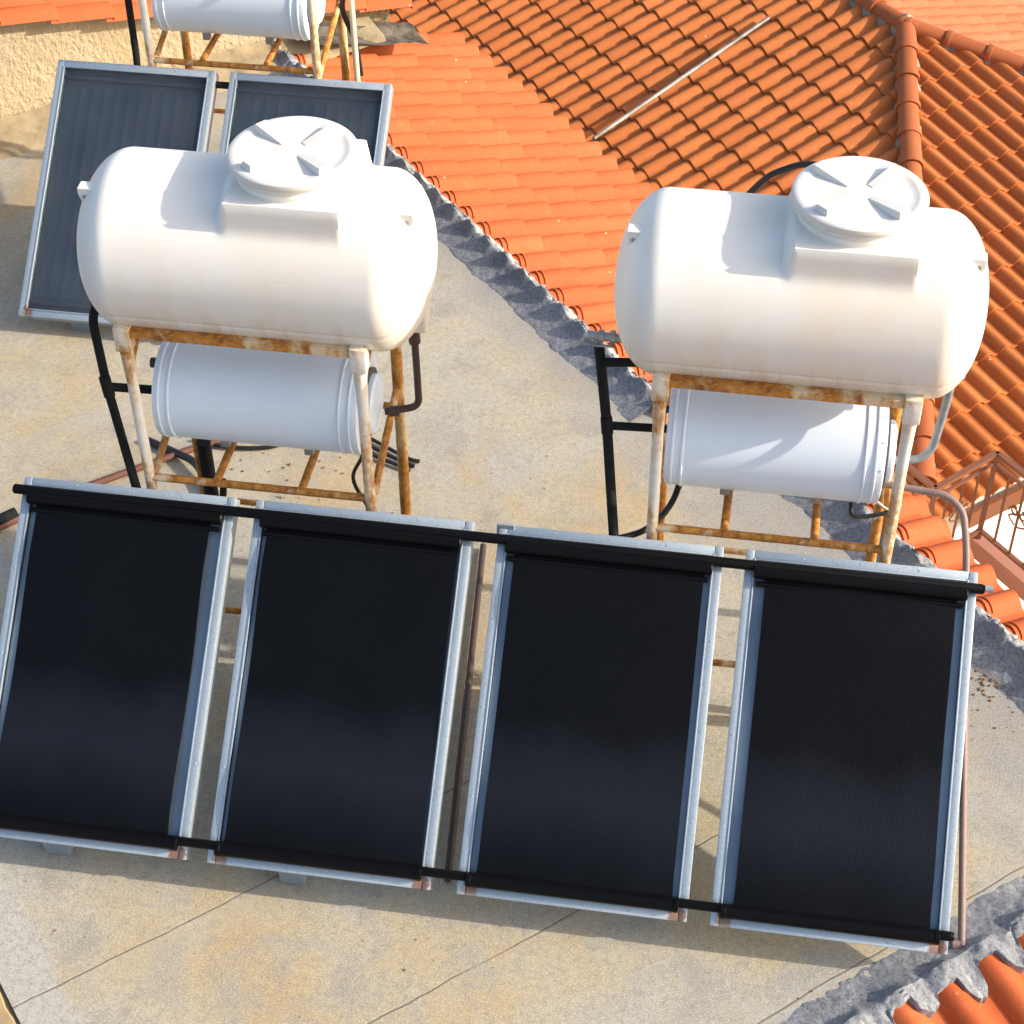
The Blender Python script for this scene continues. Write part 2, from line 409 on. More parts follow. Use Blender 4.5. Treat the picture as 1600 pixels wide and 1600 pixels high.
def ridge_run(parent, P0, P1, r=.115, L=.36, seed=3, skip=0):
    """ridge tiles laid from the low end P1 up to P0, each overlapping the one below it"""
    rnd = random.Random(seed); ax = (P1-P0); tot = ax.length; ax.normalize()
    side = ax.cross(Z).normalized(); up = side.cross(ax).normalized(); n = int(tot/L)+1
    for i in range(n):
        mb = MB(); a = i*L-.03; b = (i+1)*L+.012; K = 16
        dz = rnd.uniform(-.004, .004); ds = rnd.uniform(-.006, .006)
        st = [(a, r*.90, 0), (b-.055, r*1.0, .006), (b-.052, r*1.09, .006), (b-.004, r*1.10, .006), (b, r*1.07, .006)]
        vs = []
        for (v, q, lz) in st:
            for k in range(K+1):
                th = math.pi*(k/K)*1.06-.03*math.pi
                vs.append(P0+ax*v+side*(q*math.cos(th)+ds)+up*(q*math.sin(th)*.80+lz+dz))
        m = K+1; fs = [(x*m+k, x*m+k+1, (x+1)*m+k+1, (x+1)*m+k) for x in range(len(st)-1) for k in range(K)]
        tone = rnd.random()
        mb.add(vs, fs, True, tone)
        top = vs[-m:]; cen = P0+ax*b+side*ds
        bot = [cen+(q-cen)*.86 for q in top]
        mb.add(top+bot, [(k, k+1, m+k+1, m+k) for k in range(K)], False, tone*.6)
        mb.add(bot+[q-ax*.06 for q in bot], [(k, k+1, m+k+1, m+k) for k in range(K)], False, tone*.6)
        mb.build('ridge_tile', M['tile_cap'], parent)

def bedding(name, parent, P0, P1, w, h, side_out=1, seed=2, step=.03):
    """irregular cement bed along both sides of a ridge"""
    ax = (P1-P0); tot = ax.length; ax.normalize(); side = ax.cross(Z).normalized(); mb = MB(); n = int(tot/step)
    for sg in (-1, 1):
        vs = []
        for i in range(n+1):
            p = P0+ax*(i*step)
            a = noise.noise(p*9+V3((seed, 0, sg)))*.03; b2 = noise.noise(p*23+V3((0, seed, sg)))*.014
            vs += [p+side*sg*w*.5+Z*(h+.02), p+side*sg*(w*.86+a*.6)+Z*(h+b2), p+side*sg*(w+.02+a+b2)+Z*(h-.055), p+side*sg*(w+.05+a)+Z*(h-.14)]
        fs = [(i*4+k, i*4+k+1, (i+1)*4+k+1, (i+1)*4+k) for i in range(n) for k in range(3)]
        mb.add(vs, fs, True)
    return recalc(mb.build(name, M['cement'], parent))

# ------------------------------------------------------------------ main hip roof beyond the terrace
A = V3((1.153, 11.668, -1.771))
H2 = V3((1.386, 6.361, -2.534)); hd = (H2-A).normalized()
sd = R(13)
def face(nrm, toward):
    n = V3(nrm).normalized(); d = V3(toward); v = (d-n*d.dot(n)).normalized()
    return n, v
n_d = V3((-D1.x*math.sin(sd), -D1.y*math.sin(sd), math.cos(sd)))
_, v_d = face(n_d, -D1)
n_r = hd.cross(D1);  n_r = n_r if n_r.z > 0 else -n_r; n_r.normalize()
_, v_r = face(n_r, D2)
rh = (V3((2.271, 11.381, -1.946))-A).normalized()
n_b = (-D2).cross(rh); n_b = n_b if n_b.z > 0 else -n_b; n_b.normalize()
_, v_b = face(n_b, D1)

roof = thing('tiled_roof', 'large brown terracotta hip roof with rounded ridge tiles, behind the white tanks', 'roof', tuple(A))
roofI = Matrix.Translation(-A)
def under(o, root):
    o.matrix_parent_inverse = Matrix.Translation(-V3(root.location)); return o
hp = hd.cross(Z).normalized(); hp = hp if hp.dot(D1) > 0 else -hp       # points to the hip-end side
o = tile_field('dark_slope', A+v_d*.03-n_d*.01, D2, v_d, 64, 11, .206, .365, M['tile_main'], roof, [(A, hp)], u0=-41, h=.055, seed=11); under(o, roof)
rp = rh.cross(Z).normalized(); rp = rp if rp.dot(-D2) > 0 else -rp
o = tile_field('hip_end_slope', A-n_r*.01, D1, v_r, 46, 13, .202, .365, M['tile_main'], roof, [(A, -hp), (A, rp)], u0=-22, h=.056, seed=12); under(o, roof)
o = tile_field('far_slope', A+v_b*.03-n_b*.01, D2, v_b, 46, 12, .202, .365, M['tile_back'], roof, [(A, -rp)], u0=-30, h=.052, seed=13); under(o, roof)
hip = MB(); 
rg = bpy.data.objects.new('hip_ridge', None); col.objects.link(rg); rg.parent = roof
bd = bedding('hip_bedding', roof, A+hd*.05+Z*.03, A+hd*5.55+Z*.03, .088, .005, seed=4); under(bd, roof)
bd2 = bedding('ridge_bedding', roof, A-D2*6+Z*.03, A+Z*.03, .088, .005, seed=5); under(bd2, roof)
bd3 = bedding('end_bedding', roof, A+Z*.03, A+rh*4+Z*.03, .088, .005, seed=6); under(bd3, roof)
before = set(roof.children)
ridge_run(roof, A+hd*.02+Z*.045, A+hd*5.5+Z*.045, .100, .40, 3)
ridge_run(roof, A-D2*6+Z*.03, A-D2*.1+Z*.03, .100, .40, 4)
ridge_run(roof, A+rh*4.0+Z*.03, A+rh*.18+Z*.03, .098, .40, 5)
for c in set(roof.children)-before: under(c, roof)
# cement knot where the three ridges meet
mb = MB()
for k in range(9):
    pass
K1 = 20
vs = []; fs = []
for i in range(7):
    for k in range(K1):
        th = 2*math.pi*k/K1; rr_ = .135*math.sin(math.pi*.5*(1-i/6.2))*(1+.25*noise.noise(V3((math.cos(th)*2, math.sin(th)*2, i*.4))))
        vs.append(A+V3((rr_*math.cos(th), rr_*math.sin(th)+.03, -.04+.18*(i/6)**.7)))
for i in range(6):
    for k in range(K1): fs.append((i*K1+k, i*K1+(k+1) % K1, (i+1)*K1+(k+1) % K1, (i+1)*K1+k))
mb.add(vs, fs, True); o = mb.build('ridge_knot', M['cement'], roof); under(o, roof)
bpy.data.objects.remove(rg)
# boarding, fascia and walls of that house
EL = 4.72
def on_r(a, b): return A+D1*a+v_r*b
e0 = A+hd*5.45; e1 = e0+D1*6.2
dn = .06
o = deck('roof_boarding', [A, A+hd*5.45, A+hd*5.45-D2*12-D1*0, A-D2*8-D1*0] if False else [A, A+hd*5.40, A+hd*5.40-D2*1.0-D1*.0], M['house_wall'], roof, .09, .02); under(o, roof)
mb = MB()
eav = A+v_r*4.73
fl = eav-D1*3.25-Z*.10; fr_ = eav+D1*6.0-Z*.10
q = D2*.02
mb.add([fl+q, fr_+q, fr_+q-Z*.16, fl+q-Z*.16, fl-D2*.02, fr_-D2*.02, fr_-D2*.02-Z*.16, fl-D2*.02-Z*.16], [(0,1,2,3),(7,6,5,4),(0,4,5,1),(3,2,6,7),(0,3,7,4),(1,5,6,2)])
o = recalc(mb.build('fascia', M['brown_metal'], roof)); under(o, roof)
# house below the hip roof, white rendered, with a window under the eave
house = thing('house', 'white rendered house wall with a dark window under the brown eave', 'house', (eav.x, eav.y, -6))
wl = fl-D2*.09; wr = fr_-D2*.09
mb = MB()
a0 = V3((wl.x, wl.y, -6.0)); a1 = V3((wr.x, wr.y, -6.0)); zt = wl.z-.05
bk = -D2*9
pts = [a0, a1, a1+bk, a0+bk]
top = [V3((p.x, p.y, zt)) for p in pts]
mb.add(pts+top, [(0,1,5,4),(1,2,6,5),(2,3,7,6),(3,0,4,7),(0,3,2,1),(4,5,6,7)])
o = recalc(mb.build('wall', M['white_wall'], house)); under(o, house)
mb = MB(); mg = MB()
def wpt(a, z, off): return V3((wl.x, wl.y, 0))+D1*a+D2*off+Z*z
for (a_, b_, z0, z1) in ((3.86, 5.1, -4.6, -3.35),):
    fw = .07
    for (x0, x1, y0, y1) in ((a_, b_, z1-fw, z1), (a_, b_, z0, z0+fw), (a_, a_+fw, z0+fw, z1-fw), (b_-fw, b_, z0+fw, z1-fw), ((a_+b_)/2-.03, (a_+b_)/2+.03, z0+fw, z1-fw)):
        ps = [wpt(x0, y0, .004), wpt(x1, y0, .004), wpt(x1, y1, .004), wpt(x0, y1, .004), wpt(x0, y0, .05), wpt(x1, y0, .05), wpt(x1, y1, .05), wpt(x0, y1, .05)]
        mb.add(ps, [(3,2,1,0),(4,5,6,7),(0,1,5,4),(1,2,6,5),(2,3,7,6),(3,0,4,7)])
    mg.add([wpt(a_+.03, z0+.03, .02), wpt(b_-.03, z0+.03, .02), wpt(b_-.03, z1-.03, .02), wpt(a_+.03, z1-.03, .02)], [(0,1,2,3)])
win = recalc(mb.build('window', M['cream'], house)); under(win, house)
pane = mg.build('pane', M['glass_dark'], win)

# ------------------------------------------------------------------ terrace slab and our own building
g = MB(); s_ = 400.0
g.add([(-s_,-s_,-6.02),(s_,-s_,-6.02),(s_,s_,-6.02),(-s_,s_,-6.02)], [(0,1,2,3)])
tag(g.build('ground', M['street']), kind='structure')
CR_LO = .36                                   # the edge steps outwards behind the second tank
foot = [W(-4.6,-4.53), W(-4.6, 4.19), W(.36, 4.19), W(.36, 1.0), W(.0, .3), W(.0,-4.53)]
mb = MB(); n = len(foot)
mb.add([p for p in foot]+[p-Z*.22 for p in foot], [tuple(range(n)), tuple(range(2*n-1, n-1, -1))]+[(i, n+i, n+(i+1) % n, (i+1) % n) for i in range(n)])
slab = recalc(mb.build('roof_terrace', M['slab'])); tag(slab, kind='structure')
mb = MB(); foot2 = [W(-4.45,-4.4), W(-4.45, 4.1), W(.95, 4.1), W(.95,-4.4)]
mb.add([p-Z*.52 for p in foot2]+[V3((p.x, p.y, -6.0)) for p in foot2], [(0,1,2,3)]+[(i, 4+i, 4+(i+1) % 4, (i+1) % 4) for i in range(4)])
tag(recalc(mb.build('building', M['house_wall'])), 'cream rendered house body carrying the flat roof terrace', 'building')

# strip of tiles falling away from the mortar edge
s1 = R(17.5)
v_s = V3((D1.x*math.cos(s1), D1.y*math.cos(s1), -math.sin(s1)))
P_S = .215
strip = thing('tiled_roof', 'bright orange band of roof tiles falling from the jagged grey mortar edge', 'roof', tuple(M1))
o = tile_field('tile_slope', W(.045, 0, -.004), D2, v_s, 27, 5, P_S, .352, M['tile_strip'], strip, [(W(0,.62), D2)], u0=-22, h=.070, seed=21, ringed=True); under(o, strip)
o = deck('eave_board', [W(.0,-4.5,.01), W(.0,.62,.01), W(1.60,.62,-.48), W(1.60,-4.5,-.48)], M['house_wall'], strip, .03, .04); under(o, strip)
ce = W(1.03, .64); cf = W(.72, 2.55); cd = (cf-ce).normalized(); cn = Z.cross(cd); cn = cn if cn.dot(D1) > 0 else -cn
strip2 = thing('tiled_roof', 'bright orange tiles beside the brown balcony railing and the grey mortar ramp', 'roof', tuple(W(.4,1)))
o = tile_field('tile_slope', W(.405, .64, .022), D2, v_s, 21, 4, P_S, .352, M['tile_strip'], strip2, [(ce, cn)], u0=0, h=.058, seed=22, ringed=True); under(o, strip2)
o = deck('eave_board', [W(.38,.64,.005), W(.38,5.0,.005), W(.55,5.0,-.02), W(.95,.64,-.15)], M['house_wall'], strip2, .035, .04); under(o, strip2)
# lower slope at the near corner
s3 = R(19)
v_f = V3((D2.x*math.cos(s3), D2.y*math.cos(s3), -math.sin(s3)))
low = thing('tiled_roof', 'orange tiles dropping away below the bottom corner of the terrace, under mortar tongues', 'roof', tuple(W(-1,4.3)))
P_F = .238
o = tile_field('tile_slope', W(0, 4.215, -.035), D1, v_f, 30, 5, P_F, .36, M['tile_strip'], low, [], u0=-19.3, h=.060, seed=23); under(o, low)
o = deck('eave_board', [W(-4.6,4.205,-.07), W(2.5,4.205,-.07), W(2.5,5.8,-.58), W(-4.6,5.8,-.58)], M['house_wall'], low, .03, .04); under(o, low)
# tiles past the worn outer edge
s4 = R(17)
v_l = V3((-D1.x*math.cos(s4), -D1.y*math.cos(s4), -math.sin(s4)))
lft = thing('tiled_roof', 'small corner of orange tiles beyond the pale cracked terrace edge', 'roof', tuple(W(-4.7,2)))
o = tile_field('tile_slope', W(-4.72, 0, -.075), D2, v_l, 40, 4, .22, .352, M['tile_strip'], lft, [], u0=-20, h=.06, seed=24); under(o, lft)
mb = MB()
for i in range(220):
    b = -4.4+i*.039
    pass
N_ = 230; vs = []
for i in range(N_+1):
    b = -4.45+i*(8.65/N_); a = noise.noise(V3((b*4, 1, 3)))*.035+noise.noise(V3((b*14, 5, 3)))*.02
    vs += [W(-4.602, b, -.03), W(-4.625+a*.3, b, -.004+a*.2), W(-4.72+a, b, -.012+a*.3), W(-4.735+a, b, -.12)]
mb.add(vs, [(i*4+k, i*4+k+1, (i+1)*4+k+1, (i+1)*4+k) for i in range(N_) for k in range(3)], True)
o = recalc(mb.build('mortar_bed', m_simple('yellow_mortar', (.46,.33,.155), .95, 0, .2, (9, .7, (.36,.27,.16))), lft)); under(o, lft)

# mortar ramps
def fillet(name, label, path, inward, w, h, p, phase, hb, slope, tongue, seed, outdir, white=.5, base_z=.12, ext=(.012,.045)):
    """path(t) gives crest points; the ramp rises from the slab to the tile edge and laps over the tiles"""
    mb = MB(); L = path['len']; n = int(L/.0125); T = 12; X = 5; vs = []; tones = []
    for i in range(n+1):
        s = i/n*L; c = path['f'](s)
        nz = noise.noise(V3((s*2.1, seed, 0)))
        ww = w*(1+.28*nz+.1*noise.noise(V3((s*8, seed, 7))))
        u = (path['u'](s)-phase)/p; fr = u-math.floor(u)
        bar = math.sin(math.pi*fr/.70)**.85 if 0 < fr < .70 else 0
        jag = noise.noise(V3((s*9, seed, 2)))*.5+noise.noise(V3((s*31, seed, 4)))*.35+noise.noise(V3((s*70, seed, 5)))*.2
        cell = noise.noise(V3((math.floor(u)*7.3+.5, seed, 9)))
        e_ = ext[0]+ext[1]*(.35+.65*tongue(fr))*(1+.5*cell)+.05*jag
        for k in range(T):
            t = k/(T-1); q = c+inward*(ww*(1-t))
            z = h*(t**1.25)*(1+.05*nz)+.012*noise.noise(V3((q.x*6, q.y*6, seed)))*(.25+t)+.007*noise.noise(V3((q.x*28, q.y*28, seed)))*(t > 0)
            z += (bar*hb*.9+.012)*max(0, (t-.72)/.28)**1.3 - (.006 if k == 0 else 0)
            vs.append(q+Z*z); 
        for k in range(1, X+1):
            d = e_*k/X
            z = h+bar*hb*.9+.016-slope*d+.016*noise.noise(V3((s*26, k*.6, seed)))+.008*noise.noise(V3((s*70, k, seed)))-(.004 if k == X else 0)
            vs.append(c+outdir*d+Z*z)
        vs.append(c+outdir*(e_-.006)+Z*(h+bar*hb*.9-.05-slope*e_))
        for k in range(T+X):
            tones.append(.3 if k < T-1 else min(1, .3+.7*max(0, (k-T+2)/3)*(1 if noise.noise(V3((s*3.3, seed, 11)))+.35*jag > .10-white*.3 else .0)))
    m = T+X+1
    fs = [(i*m+k, i*m+k+1, (i+1)*m+k+1, (i+1)*m+k) for i in range(n) for k in range(m-1)]
    b0 = len(mb.v); mb.v += [tuple(q) for q in vs]; mb.f += fs; mb.sm += [True]*len(fs)
    mb.tone += [tones[min(i*(T+X)+k, len(tones)-1)] for i in range(n) for k in range(m-1)]
    return tag(recalc(mb.build(name, M['mortar'])), label, 'mortar')
def path_line(P0, P1, u0):
    L = (P1-P0).length; d = (P1-P0)/L
    return {'len': L, 'f': lambda s: P0+d*s, 'u': lambda s: u0+s}
lob = lambda fr: math.sin(math.pi*min(1, max(0, (fr-.05)/.62))) if fr < .67 else .0
fillet('mortar_edging', 'jagged blue-grey mortar ramp along the bright orange tile band', path_line(W(.0,-4.45), W(.0,.45), -4.45), -D1, .20, .060, P_S, 0, .046, .30, lambda f: 1-lob(f), 1, D1)
fillet('mortar_edging', 'smooth grey mortar ramp beside the railing-side tiles, with a broken yellowish lip', path_line(W(.36,.5), W(.36,4.25), -.14), -D1, .22, .085, P_S, 0, .036, .30, lambda f: 1-lob(f), 2, D1, .4)
fillet('mortar_edging', 'grey mortar ramp whose tongues hang over the bottom corner tiles', path_line(W(-4.6,4.17), W(.42,4.17), -4.6), -D2, .20, .028, P_F, (.7*P_F), .034, .33, lambda f: 1-.9*abs(f-.80)*2 if f > .5 else 0.0, 3, D2, -.5, ext=(.012,.155))
# ------------------------------------------------------------------ stucco wall with its verge of tiles
WB = -4.454                                   # D2 coordinate of the wall face
wall = thing('stucco_wall', 'rough cream stucco wall rising behind the glass solar panels', 'wall', tuple(W(-2,WB)))
def wtop(a): return .83-.2525*(a+1.93)
mb = MB(); nn = 24
a0, a1 = -4.7, 1.0
vs = []
for i in range(nn+1):
    a = a0+(a1-a0)*i/nn; z = max(wtop(a), .02)
    vs += [W(a, WB, -.2), W(a, WB, z), W(a, WB-.25, z), W(a, WB-.25, -.2)]
mb.add(vs, [(i*4+k, i*4+k+1, (i+1)*4+k+1, (i+1)*4+k) for i in range(nn) for k in range(3)]+[(0,1,2,3), (nn*4+3, nn*4+2, nn*4+1, nn*4)])
o = recalc(mb.build('wall_face', M['stucco'], wall)); under(o, wall)
mb = MB()                                     # dirty plinth step along its base
vs = []
for i in range(161):
    a = a0+(a1-.2-a0)*i/160; j = noise.noise(V3((a*5, 2, 2)))*.03+noise.noise(V3((a*18, 2, 2)))*.012
    vs += [W(a, WB+.30+j, -.004), W(a, WB+.26+j, .035), W(a, WB+.06+j*.5, .07+j*.5), W(a, WB-.01, .13+j)]
mb.add(vs, [(i*4+k, i*4+k+1, (i+1)*4+k+1, (i+1)*4+k) for i in range(160) for k in range(3)], True)
o = recalc(mb.build('plinth', m_simple('plinth_screed', (.34,.27,.17), .95, 0, .2, (8, .9, (.20,.16,.10))), wall)); under(o, wall)
s5 = math.atan(.2525)
v_w = V3((D1.x*math.cos(s5), D1.y*math.cos(s5), -math.sin(s5)))
verge = thing('tiled_roof', 'glossy orange verge tiles sloping along the top of the stucco wall', 'roof', tuple(W(-2,WB-.3,.8)))
o = tile_field('tile_slope', W(-4.7, WB+.05, wtop(-4.7)+.02), -D2, v_w, 9, 15, .26, .40, M['tile_strip'], verge, [], u0=-.33, h=.075, lift=.03, thick=.022, seed=31); under(o, verge)
o = deck('verge_board', [W(-4.7,WB-.02,wtop(-4.7)+.02), W(1.0,WB-.02,wtop(1.0)+.02), W(1.0,WB-2.2,wtop(1.0)+.02), W(-4.7,WB-2.2,wtop(-4.7)+.02)], M['cement'], verge, .02, .05); under(o, verge)
# peeling tar flashing where that wall runs out
mb = MB(); vs = []
for i in range(25):
    for k in range(7):
        a = .20+.95*i/24; b = WB+.02+.30*k/6
        z = .145-.30*max(0, a)+.05*(k < 3)+.03*noise.noise(V3((a*6, b*6, 1)))
        jj = .05*noise.noise(V3((a*9, k, 4)))
        vs.append(W(a+jj*.5, b+(jj if k in (0, 6) else 0), z+.075))
mb.add(vs, [(i*7+k, i*7+k+1, (i+1)*7+k+1, (i+1)*7+k) for i in range(24) for k in range(6)], True)
tag(recalc(mb.build('roof_flashing', M['tar'])), 'peeling black tar flashing patch between the verge tiles and the orange tile band', 'flashing')

# ------------------------------------------------------------------ solar panels
TILT = R(38.378); PH = 1.63; PW = 1.0; PX = -2.139; PZ = .2
def frame_mesh(rim=.037, dep=.085):
    mb = MB()
    def bar(lo, hi): mb.box(lo, hi, .004)
    bar((0,0,-dep),(rim,PH,0)); bar((PW-rim,0,-dep),(PW,PH,0))
    bar((rim+.0015,0,-dep+.002),(PW-rim-.0015,rim,-.0015)); bar((rim+.0015,PH-rim,-dep+.002),(PW-rim-.0015,PH,-.0015))
    # bright folded lip round the opening
    for lo, hi in (((rim,rim,-.012),(rim+.008,PH-rim,.004)),((PW-rim-.008,rim,-.012),(PW-rim,PH-rim,.004)),((rim+.009,rim,-.012),(PW-rim-.009,rim+.008,.003)),((rim+.009,PH-rim-.008,-.012),(PW-rim-.009,PH-rim,.003))):
        mb.box(lo, hi, .002)
    for sx in (rim*.5, PW-rim*.5):
        for k in range(5):
            mb.lathe([(0,.002),(.004,.0017),(.005,.0)], 8, Matrix.Translation((sx,.03+k*(PH-.06)/4,0)))
    for sy in (rim*.5, PH-rim*.5):
        for k in range(1,4):
            mb.lathe([(0,.0006),(.004,.0003),(.005,-.0015)], 8, Matrix.Translation((k*PW/4,sy,0)))
    return mb
def back_parts(root, feet=True):
    mb = MB(); mb.box((.02,.02,-.082),(PW-.02,PH-.02,-.078)); mb.build('back_sheet', M['galv'], root)
    c, s = math.cos(TILT), math.sin(TILT)
    def loc(x, Y, Zz):                        # world offsets from the panel origin into panel space
        return V3((x, Y*c+Zz*s, -Y*s+Zz*c))
    for x in ((.30,) if feet else ()):
        mb = MB()
        pts = [loc(x+dx, Y, Zz) for dx in (0,.11) for (Y, Zz) in ((-.012+.09,-.19),(.17,-.19),(.17,-.06),(.055,-.06))]
        mb.add(pts, [(0,1,2,3),(7,6,5,4),(0,4,5,1),(1,5,6,2),(2,6,7,3),(3,7,4,0)])
        recalc(mb.build('foot', M['tray'], root))
    for x in (.2, .72):
        mb = MB()
        top = V3((x+.02, PH-.14, -.085)); gy = PH*c+.18
        mb.tube([top, loc(x+.02, gy-.1, -.19)], .018, 8)
        mb.build('support_leg', M['galv'], root)
def make_front(label, x, L=.078, Rr=.08, feet=True):
    root = thing('solar_panel', label, 'solar panel', (x, 0, PZ), (TILT,0,0), 'black covered solar panels in the front row')
    frame_mesh().build('frame', M['galv'], root)
    mb = MB(); mb.box((.045,.045,-.034),(PW-.045,PH-.045,-.026)); mb.build('tray', M['tray'], root)
    back_parts(root, feet)
    # black ribbed mat, slightly bowed, between two rolls
    mb = MB(); nx, ny = 26, 60; x0, x1 = L, PW-Rr; y0, y1 = .078, PH-.105; vs = []
    for j in range(ny+1):
        for i in range(nx+1):
            t = j/ny; s = i/nx
            zz = .012+.006*noise.noise(V3((s*2+x*3, t*2.5, 0)))+.004*math.sin(math.pi*s)+.015*math.sin(2*math.pi*(t*1.25+.15))*(min(1, 6*t, 6*(1-t)))
            wv = .004*noise.noise(V3((x*5, t*3, 2)))
            flare = -.012*max(0, (t-.955)/.045)**2-.004*max(0, (.06-t)/.06)
            xx = x0+(x1-x0)*s+(wv+flare)*(1-2*s)
            vs.append((xx, y0+(y1-y0)*t, zz))
    mb.add(vs, [(j*(nx+1)+i, j*(nx+1)+i+1, (j+1)*(nx+1)+i+1, (j+1)*(nx+1)+i) for j in range(ny) for i in range(nx)], True)
    e = [i for i in range(nx+1)]+[j*(nx+1)+nx for j in range(1, ny+1)]+[ny*(nx+1)+i for i in range(nx-1, -1, -1)]+[j*(nx+1) for j in range(ny-1, 0, -1)]
    rim = [V3(vs[i]) for i in e]; n = len(rim)
    mb.add(rim+[p-V3((0,0,.012)) for p in rim], [(i, n+i, n+(i+1) % n, (i+1) % n) for i in range(n)])
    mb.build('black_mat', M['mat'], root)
    mb = MB(); mb.tube([(.040,PH-.100,.026),(.046,PH-.100,.026),(PW-.046,PH-.106,.024),(PW-.040,PH-.106,.024)], .030, 16, rr=[.024,.029,.029,.024])
    mb.tube([(.052,PH-.150,.010),(PW-.055,PH-.155,.010)], .012, 10)
    mb.build('upper_roll', M['black'], root)
    mb = MB(); mb.tube([(.036,.066,.022),(.040,.066,.022),(.058,.066,.022),(.060,.066,.022),(PW-.062,.066,.022),(PW-.060,.066,.022),(PW-.044,.066,.022),(PW-.040,.066,.022)], .026, 16, rr=[.022,.030,.030,.0275,.0275,.030,.030,.022])
    mb.tube([(L,.096,.016),(PW-Rr,.096,.016)], .0075, 8)
    mb.build('lower_roll', M['black'], root)
    return root
xs = [PX-1.095, PX, PX+1.117, PX+2.216]
labs = ['black matted solar panel at the row end beside the sleeved brown pipe stub',
        'black matted solar panel below the stand with the dark brown outlet pipe',
        'black matted solar panel below the bare roof between both heater stands',
        'black matted solar panel at the row end nearest the balcony railing and corner tiles']
make_front(labs[0], xs[0], .085, .098); make_front(labs[1], xs[1], .072, .055); make_front(labs[2], xs[2], .082, .074, False); make_front(labs[3], xs[3], .094, .085, False)
def pan(x, y, z):                             # panel space to world
    c, s = math.cos(TILT), math.sin(TILT); return V3((x, y*c-z*s, PZ+y*s+z*c))
mb = MB(); mb.tube([pan(xs[0]-.035, PH-.064, .020), pan(xs[0]-.03, PH-.064, .020), pan(xs[3]+1.018, PH-.074, .018), pan(xs[3]+1.03, PH-.074, .018)], .023, 16, rr=[.018,.023,.023,.018])
tag(mb.build('header_pipe', M['black']), 'long black header pipe across the top of the four matted panels', 'pipe')
mb = MB(); mb.tube([pan(xs[0]-.03, .080, .017), pan(xs[3]+.990, .078, .017), pan(xs[3]+1.012, .078, .017), pan(xs[3]+1.02, .078, .017)], .021, 16, rr=[.021,.021,.021,.015])
tag(mb.build('header_pipe', M['black']), 'long black header pipe across the bottom of the four matted panels', 'pipe')
mb = MB(); mb.tube([pan(xs[3]+1.03, PH-.072, .028), pan(xs[3]+1.065, PH-.072, .028)], .016, 10)
tag(mb.build('pipe_fitting', M['zinc']), 'small metal stub on the header pipe end beside the railing-side tiles', 'fitting')
mb = MB(); mb.box((xs[1]+PW+.105, 1.262, 1.16), (xs[1]+PW+.185, 1.272, 1.225), .003)
tag(mb.build('bracket_plate', M['galv']), 'small galvanised plate behind the header pipe between the two middle panels', 'bracket')

def make_rear(label, x, z):
    root = thing('solar_panel', label, 'solar panel', (x, 3.80, z), (TILT,0,0), 'glass solar panels behind the first tank')
    frame_mesh(.040).build('frame', M['galv'], root)
    back_parts(root, 'stucco' in label)
    mb = MB(); x0, x1, y0, y1 = .046, PW-.046, .046, PH-.046; nf = 12; pitch = (x1-x0)/nf; vs = []; pr = []
    for k in range(nf):
        xa = x0+k*pitch
        for (t, zz) in ((.0,0),(.40,0),(.46,.0022),(.54,.0022),(.60,0)): pr.append((xa+pitch*t, -.048+zz))
    pr.append((x1, -.048)); m = len(pr)
    for yy in (y0+.10, y1-.10): vs += [(a, yy, b) for a, b in pr]
    mb.add(vs, [(k, k+1, m+k+1, m+k) for k in range(m-1)], False)
    mb.box((x0,y0,-.056),(x1,y0+.10,-.050)); mb.box((x0,y1-.10,-.056),(x1,y1,-.050))
    for yy in (y0+.05, y1-.05): mb.tube([(x0,yy,-.043),(x1,yy,-.043)], .014, 8)
    mb.build('absorber', M['absorber'], root)
    mb = MB(); mb.box((.042,.042,-.014),(PW-.042,PH-.042,-.010)); mb.build('glass_cover', M['glass'], root)
    return root
make_rear('glass covered solar panel fully showing its dark fins beside the stucco wall', -4.381, .133)
make_rear('glass covered solar panel next to the orange tile band, mostly behind the tank lid', -4.381+1.093, .133)
c_, s__ = math.cos(TILT), math.sin(TILT)
mb = MB(); 
pp = lambda x: V3((x, 3.80+(PH-.07)*c_+.05*s__, .133+(PH-.07)*s__-.05*c_))
mb.tube([pp(-4.381+1.0), pp(-4.381+1.093)], .022, 10)
tag(mb.build('connecting_pipe', M['insul']), 'short black pipe joining the two glass solar panels', 'pipe')

